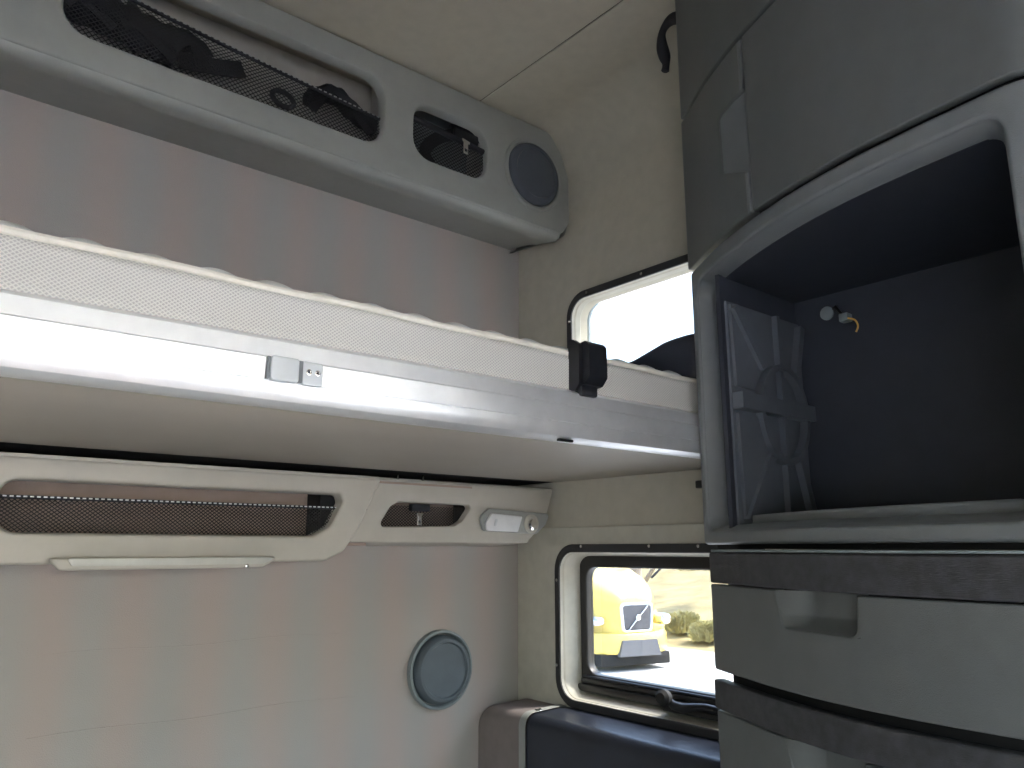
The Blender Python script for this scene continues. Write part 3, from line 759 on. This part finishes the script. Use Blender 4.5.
for P_, Q_, w_ in (((1.205,1.84),(1.290,1.735),.016),((1.440,1.842),(1.408,1.735),.016),((1.215,1.445),(1.300,1.567),.018),((1.44,1.445),(1.40,1.567),.016)):
    b = bmesh.new(); bar(b, P_, Q_, w_); link('diagonal_rib', b, M['rib'], pt)
b = bmesh.new(); bar(b, (1.198,1.662), (1.449,1.662), .030, .022); link('cross_rib', b, M['rib'], pt)
b = bmesh.new(); bar(b, (1.352,1.850), (1.352,1.430), .010, .012); link('centre_rib', b, M['rib'], pt)
# webs between ribs (slightly raised triangles)
b = bmesh.new(); prism(b, [(1.200,1.845),(1.206,1.69),(1.262,1.69),(1.286,1.735)], 'y', YP-.008, YP-.002); prism(b, [(1.206,1.640),(1.21,1.45),(1.225,1.45),(1.296,1.567),(1.265,1.64)], 'y', YP-.008, YP-.002)
link('web', b, M['rib'], pt)
# inner sill lip
q1 = pf(740,516,-.05)[0]; q2 = pf(1012,494,-.05)[0]
b = face(fillet([(q1-.01,1.418),(q2+.01,1.418),(q2+.01,1.457),(q1-.01,1.457)], .006, 3), [], .012, .005, off=-.052); link('sill_lip', b, M['frame'], tv)
b = bmesh.new()
for u, v in ((726,408),(742,497),(747,527)):
    b = bmesh.new(); s_, z_ = pf(u, v, -.045); q, n = pat(s_); merge(b, lathe([(.003,0),(.003,.002),(0,.002)], Matrix.Translation((q.x+.05, q.y+.004, z_)) @ Vector((-1,0,0)).to_track_quat('Z','Y').to_matrix().to_4x4(), 10)); link('screw', b, M['rib'], tv)
t = thing('wiring_connector', 'grey plug with a short orange wire dangling in the dark cubby', 'connector', onx(840,316,1.44))
b = bmesh.new(); p1 = onx(826,313,1.443); merge(b, lathe([(.014,0),(.014,.004),(.011,.006),(0,.006)], Matrix.Translation((1.449,p1.y,p1.z)) @ Vector((-1,0,0)).to_track_quat('Z','Y').to_matrix().to_4x4(), 20)); link('grommet', b, M['speakerring'], t)
p2 = onx(845,318,1.41); b = bmesh.new(); tube(b, [(1.449,p1.y-.012,p1.z+.006),(1.43,(p1.y+p2.y)/2,p1.z+.004),p2], .003, 8); link('cable', b, M['black'], t)
b = bmesh.new(); box(b, p2.x-.010, p2.y-.010, p2.z-.008, p2.x+.010, p2.y+.008, p2.z+.008, .002); link('plug', b, M['speakerring'], t)
b = bmesh.new(); tube(b, [onx(u, v, 1.40) for u, v in smooth([(848,318),(855,320),(858,326),(856,332)])], .0018, 8); link('wire', b, M['orange'], t)

# -- drawer chest
use(PP); s0 = pf(711,600)[0]; sF = PS[-1]-.10
dc = thing('drawer_chest', 'charcoal drawer chest with dark trim bands below the open cubby', 'cabinet', (1.3, .5, 0))
b = bmesh.new(); prism(b, body_poly(.031), 'z', .005, 1.396); link('body', b, M['blackm'], dc)
b = face(fillet([(s0+.002,1.342),(sF-.045,1.342),(sF-.045,1.392),(s0+.002,1.392)], .003, 3), th=.02, off=.001); link('trim_band', b, M['band'], dc)
b = face(fillet([(sF-.043,1.342),(sF,1.342),(sF,1.392),(sF-.043,1.392)], .003, 3), th=.02, off=.001); link('band_end', b, M['charcoal'], dc)
b = face(rrect(s0+.004,1.3935,sF-.04,1.3975,.001,2), th=.012, bev=.001, off=-.002); link('edge_bead', b, M['speakerring'], dc)
def drawer(zt, zbm, pa, pb, pd):
    r1, r2 = pf(*pa)[0], pf(*pb)[0]
    o = fillet([(s0+.001,zbm),(sF,zbm),(sF,zt),(r2+.002,zt),(r2-.004,pd),(r1+.010,pd),(r1,zt),(s0+.001,zt)], [.006,0,0,.003,.012,.014,.004,.004], 5)
    d = link('drawer', face(o, th=.018, off=0), M['charcoal'], dc)
    def fn(a, c):
        left = min(1, a/.34); left = left*left*(3-2*left)
        bot = min(1, c/.35)**.6
        right_ = 1 if a < .985 else 0
        return left*bot*right_
    g = scoop(r1-.002, r2+.003, pd-.001, zt, .030, fn); link('finger_pull', g, M['charcoal'], d, 80)
    return d
drawer(1.340, 1.201, (776,592), (855,595), 1.288)
b = face(fillet([(s0+.001,1.140),(sF,1.140),(sF,1.186),(s0+.001,1.186)], .004, 3), th=.02, off=.003); link('trim_band', b, M['band'], dc)
drawer(1.1375, .965, (787,735), (862,752), 1.085)
b = face(fillet([(s0+.001,.75),(sF,.75),(sF,.945),(s0+.001,.945)], .004, 3)); link('drawer', b, M['charcoal'], dc)
# pale tag sticking out of the lower drawer top
sa, za = pf(872,752)
# hook on the cove behind the cabinet
hk = thing('coat_hook', 'black strap hook hanging from the headliner beside the overhead cabinet', 'hook', (1.27,.98,2.55))
pts = smooth([(690,22),(676,18),(667,24),(662,34),(662,46),(665,58),(666,64),(665,72)])
rs = [.011*(1+.25*sin(i*.35)) for i in range(len(pts))]; rs[-1] = .006; rs[0] = .006
b = bmesh.new(); tube(b, [onx(u, v, 1.265) for u, v in pts], rs, 12); link('strap', b, M['strap'], hk)
b = bmesh.new(); q = onx(690,20,1.265); box(b, q.x-.015, q.y-.03, q.z-.01, q.x+.02, q.y+.01, ZC-.012, .004); link('mount', b, M['black'], hk)
# small black clip on the wall under the bunk end
b = bmesh.new(); q = onx(697,483,XR-.02); box(b, q.x, q.y-.03, q.z-.012, XR-.002, q.y+.006, q.z+.006, .003)
tag(link('wall_clip', b, M['black']), 'tiny black clip on the side wall under the bunk beside the cubby', 'clip')

# ================================================================== OUTSIDE
ZG = -1.05
m_con = mat('sunlit_concrete', (.62,.61,.59), .9, mott=.10, mscale=.6)
m_dry = mat('dry_grass', (.40,.33,.17), 1, mott=.30, mscale=1.5, bump=.6, bscale=6)
m_bush = mat('dry_bush', (.46,.43,.23), 1, mott=.35, mscale=3)
m_bark = mat('bark', (.30,.26,.23), .9)
m_yel = mat('yellow_truck_paint', (.85,.66,.16), .25, coat=.6, mott=.02)
m_gry = mat('grey_bumper', (.14,.14,.15), .5)
m_glz = mat('windscreen_glass', (.22,.36,.36), .1)
m_mesh = mat('grille_mesh', (.09,.09,.10), .5, mott=.6, mscale=40)
b = bmesh.new(); box(b, -40, -60, ZG-.3, 34, 70, ZG); o = struct('ground', b, m_con, 'pale sunlit concrete yard'); o['category'] = 'ground'
def hill(s, t):
    x = 15.8+60*s; y = -30+110*t
    return Vector((x+ .0, y, ZG-.02 + 9*(1-math.exp(-(s*2.2)**1.5)) + .35*sin(x*.5+y*.31)*s + .25*sin(y*.9)*min(1,s*4)))
o = struct('hillside', grid(hill, 60, 90), m_dry, 'dry yellow grassy hillside beyond the yard', None, 60); o['category'] = 'hill'

def shrub(c, r, i):
    bm = bmesh.new(); rnd = random.Random(i)
    for k in range(2600):                                  # tuft of small leaf blades
        a = rnd.uniform(0, 2*PI); h = rnd.random()**.7; q = r*math.sqrt(rnd.random())*math.sqrt(max(0, 1-h*h*.9))
        p = Vector((q*cos(a), q*sin(a), h*r*.8)); d = Vector((cos(a)*rnd.random(), sin(a)*rnd.random(), rnd.uniform(.2,1))).normalized()
        sd = d.cross(Vector((rnd.random()-.5, rnd.random()-.5, .3))).normalized()*rnd.uniform(.02,.05); l = rnd.uniform(.10,.24)
        vs = [bm.verts.new(Vector(c)+p+v) for v in (-sd, sd, d*l+sd*.4, d*l*1.1, d*l-sd*.4)]
        bm.faces.new(vs)
    return bm
SH = [((17.8,13.9,ZG+.20), .45, 'low olive shrub on the dry bank just right of the yellow truck'),
      ((20.6,15.4,ZG+1.75), .6, 'broad olive shrub halfway up the dry bank'),
      ((17.2,12.7,ZG+.12), .40, 'small olive shrub at the foot of the bank near the cabinet edge'),
      ((22.5,18.0,ZG+2.3), .6, 'pale shrub high on the dry bank right of the bare tree')]
for i, (c, r, lb) in enumerate(SH):
    tag(link('shrub', shrub(c, r, i), m_bush, None, 80), lb, 'shrub', 'dry shrubs on the bank')

# bare tree behind the truck
def tree(base, i, lb):
    t = thing('bare_tree', lb, 'tree', base, 'bare trees on the bank')
    rnd = random.Random(i); B = Vector(base)
    b = bmesh.new(); tube(b, [B, B+Vector((.1,.05,1.5)), B+Vector((.05,-.1,3.0)), B+Vector((.15,.0,4.5))], [.22,.18,.15,.10], 10); link('trunk', b, m_bark, t)
    b = bmesh.new()
    for k in range(9):
        a = rnd.uniform(0,6.28); z = rnd.uniform(1.0,4.2); l = rnd.uniform(1.0,2.0)
        d = Vector((cos(a), sin(a), 1.1)); p = B+Vector((.08,0,z))
        tube(b, [p, p+d*l*.5+Vector((0,0,.1)), p+d*l], [.07,.05,.02], 6)
    link('branches', b, m_bark, t)

# yellow truck
TA = math.radians(180+42+33)       # heading of the truck's nose
TP = Vector((12.70, 11.15, ZG))     # ground point under the middle of the bumper
T_ = Matrix.Translation(TP) @ Matrix.Rotation(TA, 4, 'Z')
tr = thing('yellow_truck', 'yellow semi truck with a mesh grille parked outside the lower window', 'truck', TP[:])
def T(bm): bm.transform(T_); return bm
K = .80
# truck coordinates: x forward (nose at 0), y to its left, z up
def hoodsec(x, w, zt, zb, rt):
    pts = [(-w, zb), (-w, zt-rt)] + [(-w+rt-rt*cos(a), zt-rt+rt*sin(a)) for a in [k*PI/16 for k in range(1,8)]] + [(-w+rt, zt), (0, zt+.05), (w-rt, zt)] + [(w-rt+rt*sin(a), zt-rt+rt*cos(a)) for a in [k*PI/16 for k in range(1,8)]] + [(w, zt-rt), (w, zb)]
    return [Vector((x, y, z)) for y, z in pts]
secs = [hoodsec(.02,.38,1.38,.72,.10), hoodsec(-.10,.50,1.50,.70,.16), hoodsec(-.40,.74,1.66,.66,.26), hoodsec(-.9,.96,1.84,.60,.30), hoodsec(-1.5,1.02,2.02,.60,.28), hoodsec(-2.1,1.04,2.10,.60,.24)]
b = loft(secs); b.faces.new([v for v in b.verts][:len(secs[0])]); link('hood', T(b), m_yel, tr, 50)
b = bmesh.new(); box(b, -4.9, -1.18, .7, -2.1, 1.18, 2.15, .08); box(b, -4.9, -1.15, 2.1, -2.9, 1.15, 3.5, .25)
prism(b, [(-2.05,2.10),(-2.75,3.05),(-3.2,3.4),(-3.2,2.1)], 'y', -1.12, 1.12); link('cab', T(b), m_yel, tr, 50)
b = bmesh.new(); prism(b, [(-2.04,2.16),(-2.70,3.00),(-2.68,3.02),(-2.0,2.16)], 'y', -1.04, 1.04); link('windscreen', T(b), m_glz, tr)
b = plate(fillet([(-.31,.80),(.31,.80),(.35,1.29),(-.35,1.29)], .07, 5), [], .05, .015)
b.transform(Matrix(((0,0,1,.06),(1,0,0,0),(0,1,0,0),(0,0,0,1)))); gr = link('grille', T(b), m_mesh, tr)
b = plate(fillet([(-.36,.76),(.36,.76),(.40,1.34),(-.40,1.34)], .09, 5), [fillet([(-.31,.80),(.31,.80),(.35,1.29),(-.35,1.29)], .07, 5)], .08, .02)
b.transform(Matrix(((0,0,1,.07),(1,0,0,0),(0,1,0,0),(0,0,0,1)))); link('grille_surround', T(b), M['white'], tr)
b = bmesh.new(); tube(b, [(.085,-.23,.81),(.085,.25,1.28)], .016, 8)
bd = link('grille_bar', T(b), M['chrome'], gr)
b = lathe([(.06,0),(.06,.02),(.04,.03),(0,.03)], Matrix.Translation((.075,.01,1.05)) @ Vector((1,0,0)).to_track_quat('Z','Y').to_matrix().to_4x4(), 24); link('badge', T(b), M['chrome'], gr)
# bumper, bowed
def bump(x0, ybend, z0, z1, w):
    n = 16; loops = []
    for i in range(n+1):
        y = -w+2*w*i/n; f = abs(y/w); xx = x0-ybend*f**3
        loops.append([Vector((xx-.18, y, z0)), Vector((xx-.03, y, z0)), Vector((xx, y, z0+.06)), Vector((xx, y, z1-.06)), Vector((xx-.05, y, z1)), Vector((xx-.18, y, z1))])
    bm = loft(loops); m_ = len(loops[0]); vs = bm.verts[:]; bm.faces.new(vs[:m_]); bm.faces.new(vs[-m_:]); return bm
link('bumper', T(bump(.14,.60,.34,.74,1.08)), m_yel, tr, 50)
b = bmesh.new(); prism(b, [(-.50,.30),(.50,.30),(.42,.62),(-.42,.62)], 'x', .05, .155); link('bumper_intake', T(b), m_gry, tr)
b = bmesh.new(); box(b, -.7, -.85, .10, -.02, .85, .34, .03); link('air_dam_shade', T(b), M['rubber'], tr)  # air dam enlarged and blackened for the shadow under the bumper
for s in (-1, 1):
    b = blob((-.30, s*.82, .98), .28, .16, .12, .7, n=12); link('headlight', T(b), M['chrome'], tr)
    b = bmesh.new(); tube(b, [(-.75, s*.95, 1.8),(-.6, s*1.12, 2.02),(-.55, s*1.18, 2.1)], .025, 8)
    b2 = blob((-.55, s*1.20, 2.17), .07, .13, .10, .7, n=10); merge(b, b2); link('hood_mirror', T(b), M['black'], tr)
    for xw in (-1.25, -4.0):
        b = lathe([(.0,-.14),(.30,-.14),(.48,-.13),(.52,-.08),(.52,.08),(.48,.13),(.30,.14),(0,.14)], Matrix.Translation((xw, s*.98, .52)) @ Matrix.Rotation(PI/2, 4, 'X'), 32); wl = link('wheel', T(b), M['rubber'], tr)
        b = lathe([(.29,-.15),(.29,.15),(.12,.10),(.10,.16),(0,.16)], Matrix.Translation((xw, s*1.0, .52)) @ Matrix.Rotation(-s*PI/2, 4, 'X'), 24); link('rim', T(b), M['chrome'], wl)
    b = bmesh.new()
    arc = [(-1.25+.66*cos(a), .52+.66*sin(a)) for a in [PI*k/12 for k in range(13)]] + [(-1.25-.58*cos(a), .52+.58*sin(a)) for a in [PI*k/12 for k in range(13)]]
    prism(b, arc, 'y', s*.80, s*1.16); link('wheel_arch', T(b), m_yel, tr, 50)
tree((17.4,15.3,ZG+.1), 1, 'bare leaning tree standing behind the yellow truck')

# ================================================================== LIGHT
w = bpy.data.worlds.new('sky'); sc.world = w; w.use_nodes = True; nt = w.node_tree
bg = nt.nodes['Background']; sky = nt.nodes.new('ShaderNodeTexSky'); sky.sky_type = 'NISHITA'; sky.sun_disc = False
SD = Vector((1.0, -.62, 1.6)).normalized()
sky.sun_elevation = math.asin(SD.z); sky.sun_rotation = math.atan2(SD.x, SD.y); sky.air_density = 1.2; sky.dust_density = 3.0; sky.ozone_density = 1
nt.links.new(sky.outputs[0], bg.inputs[0]); bg.inputs[1].default_value = 1.3
sl = bpy.data.lights.new('sun', 'SUN'); sl.energy = 6.5; sl.angle = math.radians(.6); sl.color = (1.0,.955,.87)
so = bpy.data.objects.new('sun', sl); COL.objects.link(so); so.rotation_euler = SD.to_track_quat('Z','Y').to_euler()
def portal(loc, rot, sx, sy):
    l = bpy.data.lights.new('window_portal', 'AREA'); l.shape = 'RECTANGLE'; l.size = sx; l.size_y = sy; l.cycles.is_portal = True
    o = bpy.data.objects.new('window_portal', l); COL.objects.link(o); o.location = loc; o.rotation_euler = rot
portal(((XL+XR)/2, YF-.03, 1.55), (PI/2,0,0), XR-XL-.2, 1.2)                 # windscreen
portal((XR+.07, -1.1, 1.35), (0, PI/2, 0), .85, 1.15)
portal((XL-.07, -1.1, 1.35), (0, -PI/2, 0), .85, 1.15)
portal((XR+.09, 1.25, 1.95), (0, PI/2, 0), .35, .65)
portal((XR+.09, 1.25, 1.20), (0, PI/2, 0), .42, .70)

cam = bpy.data.cameras.new('camera'); co = bpy.data.objects.new('camera', cam); COL.objects.link(co)
cam.sensor_fit = 'HORIZONTAL'; cam.sensor_width = 36; cam.lens = 36*FPX/1024; cam.clip_start = .02; cam.clip_end = 500
co.location = (0,0,CZ); co.rotation_euler = Matrix((CR, CU, -CF)).transposed().to_euler()
sc.camera = co
sc.view_settings.view_transform = 'Standard'; sc.view_settings.look = 'None'; sc.view_settings.gamma = 1
sc.view_settings.use_curve_mapping = False; sc.view_settings.exposure = 1.15
sc.cycles.use_denoising = True; sc.cycles.max_bounces = 12; sc.cycles.diffuse_bounces = 6; sc.cycles.transparent_max_bounces = 16
sc.cycles.sample_clamp_indirect = 10
